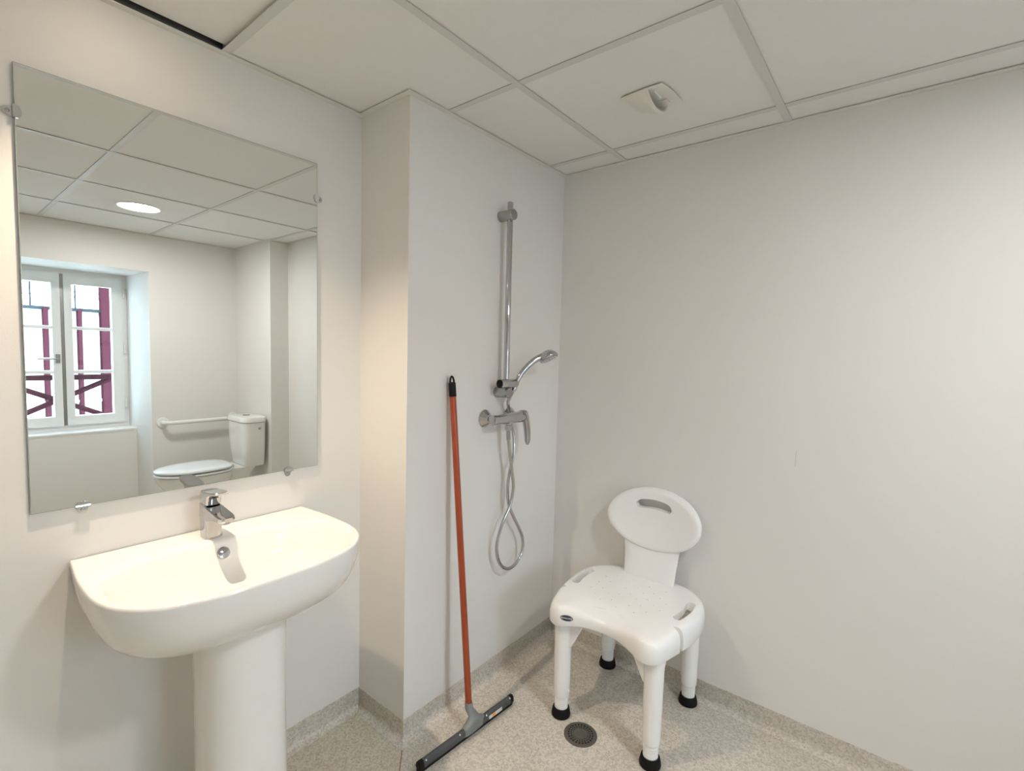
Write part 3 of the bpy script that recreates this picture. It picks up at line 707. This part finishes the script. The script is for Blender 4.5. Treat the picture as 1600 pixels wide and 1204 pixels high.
# ------------------------------------------------------------------ window
wn = struct(thing('window_1', (-.256, YF, .69), 'white two leaf casement window in the deep niche, seen in the mirror', 'window'))
FX0, FX1, FZ0, FZ1 = -.632, .120, .655, ZN
fp = YF
mesh('window_frame', *join_geo([box_geo(FX0, FX0+.034, fp, fp+.07, FZ0, FZ1), box_geo(FX1-.034, FX1, fp, fp+.07, FZ0, FZ1), box_geo(FX0+.034, FX1-.034, fp, fp+.07, FZ1-.034, FZ1), box_geo(FX0+.034, FX1-.034, fp, fp+.07, FZ0, FZ0+.05)]), M['upvc'], wn)
prism('window_sill', [(-.648, 3.255), (.127, 3.255), (.118, fp+.001), (-.630, fp+.001)], .655, .668, M['upvc'], wn)
CX = -.272
def sash(s0, s1, gl0, gl1):
    b0, b1 = fp-.018, fp+.040; z0, z1, g0_, g1_ = .707, 1.842, .776, 1.770
    o = mesh('sash', *join_geo([box_geo(s0, gl0, b0, b1, z0, z1), box_geo(gl1, s1, b0, b1, z0, z1), box_geo(gl0, gl1, b0, b1, g1_, z1), box_geo(gl0, gl1, b0, b1, z0, g0_)]), M['upvc'], wn)
    for z in (1.444, 1.112): box('glazing_bar', gl0, gl1, fp-.004, fp+.03, z-.012, z+.012, M['upvc'], o, .003)
    for za, zb in ((g0_, 1.100), (1.124, 1.432), (1.456, g1_)): box('pane', gl0, gl1, fp+.010, fp+.014, za, zb, M['pane'], o)
    return o
r_ = sash(-.262, .086, -.217, .020); l_ = sash(2*CX-.086, -.284, 2*CX-.020, -.331)
box('astragal', -.285, -.261, fp-.006, fp+.03, .707, 1.842, M['satin'], wn)
for z in (1.737, 1.292, .861):
    for a in (.097, 2*CX-.097):
        lathe('hinge', (a, fp-.020, z-.035), (0, 0, 1), [(.006, 0), (.008, .003), (.008, .030), (.0065, .032), (.0065, .036), (.008, .038), (.008, .066), (.006, .07)], M['upvc'], r_ if a > CX else l_, 14)
hd_ = loft('window_handle', [rrect(-.306, fp-.018, 1.212, .013, .003, 4), rrect(-.306, fp-.018, 1.213, .013, .003, 4)], M['satin'], wn)
bpy.data.objects.remove(hd_)
hd_ = mesh('window_handle', *join_geo([box_geo(-.318, -.294, fp-.028, fp-.018, 1.180, 1.245)]), M['satin'], wn)
tube('handle_lever', [(-.306, fp-.026, 1.212), (-.306, fp-.050, 1.212), (-.312, fp-.058, 1.212), (-.325, fp-.060, 1.212), (-.420, fp-.058, 1.212)], .0075, M['satin'], hd_, 12)

# ------------------------------------------------------------------ outside the window
rg = thing('balcony_railing', (CX, 3.70, .50), 'dark maroon window guard rail with crossed bars outside the glass', 'railing')
RY = 3.70
box('top_rail', -.68, .17, RY-.02, RY+.02, 1.035, 1.075, M['maroon'], rg)
box('bottom_rail', -.68, .17, RY-.015, RY+.015, .66, .69, M['maroon'], rg)
def beam(name, p, q_, w, par, mt): return tube(name, [p, q_], w, mt, par, 4, 20)
beam('cross_bar', (.085, RY, 1.05), (-.63, RY, .70), .020, rg, M['maroon']); beam('cross_bar', (-.63, RY+.03, 1.05), (.085, RY+.03, .70), .020, rg, M['maroon'])
nb_ = thing('neighbour_building', (.3, 6.2, -3), 'white facade with maroon posts seen through the window in the mirror', 'building')
box('facade_wall', -4, 4, 6.2, 6.4, -3, 1.72, M['facade'], nb_)
box('coping', -4, 4, 6.12, 6.42, 1.70, 1.735, M['zinc'], nb_)
for a in (-.62, -.11, .272, .80): box('terrace_post', a-.008, a+.008, 6.15, 6.166, 1.735, 2.25, M['zinc'], nb_)
for z in (1.865, 1.925): box('terrace_rail', -1.5, .54, 6.155, 6.163, z-.005, z+.005, M['zinc'], nb_)
for a, w, z1 in ((.545, .050, 2.6), (.30, .017, 1.72), (.005, .020, 1.72), (-1.2, .03, 1.72)): box('post', a-w, a+w, 6.08, 6.2, -3, z1, M['maroon'], nb_)
box('string_course', -4, 4, 6.16, 6.2, .62, .65, M['facade'], nb_)
hh = thing('tiled_house', (-1.3, 12, -3), 'distant house with a tiled roof seen through the window in the mirror', 'house')
box('house_wall', -5, .1, 12, 15, -3, 2.2, M['facade'], hh)
mesh('house_roof', [(-5.2, 11.7, 2.15), (.3, 11.7, 2.15), (.3, 13.5, 3.0), (-5.2, 13.5, 3.0), (-5.2, 15.3, 2.15), (.3, 15.3, 2.15)], [(0, 1, 2, 3), (3, 2, 5, 4), (0, 3, 4), (1, 5, 2), (0, 4, 5, 1)], M['rooft'], hh)
struct(box('ground', -12, 12, 3.7, 30, -3.1, -3, M['ground']))
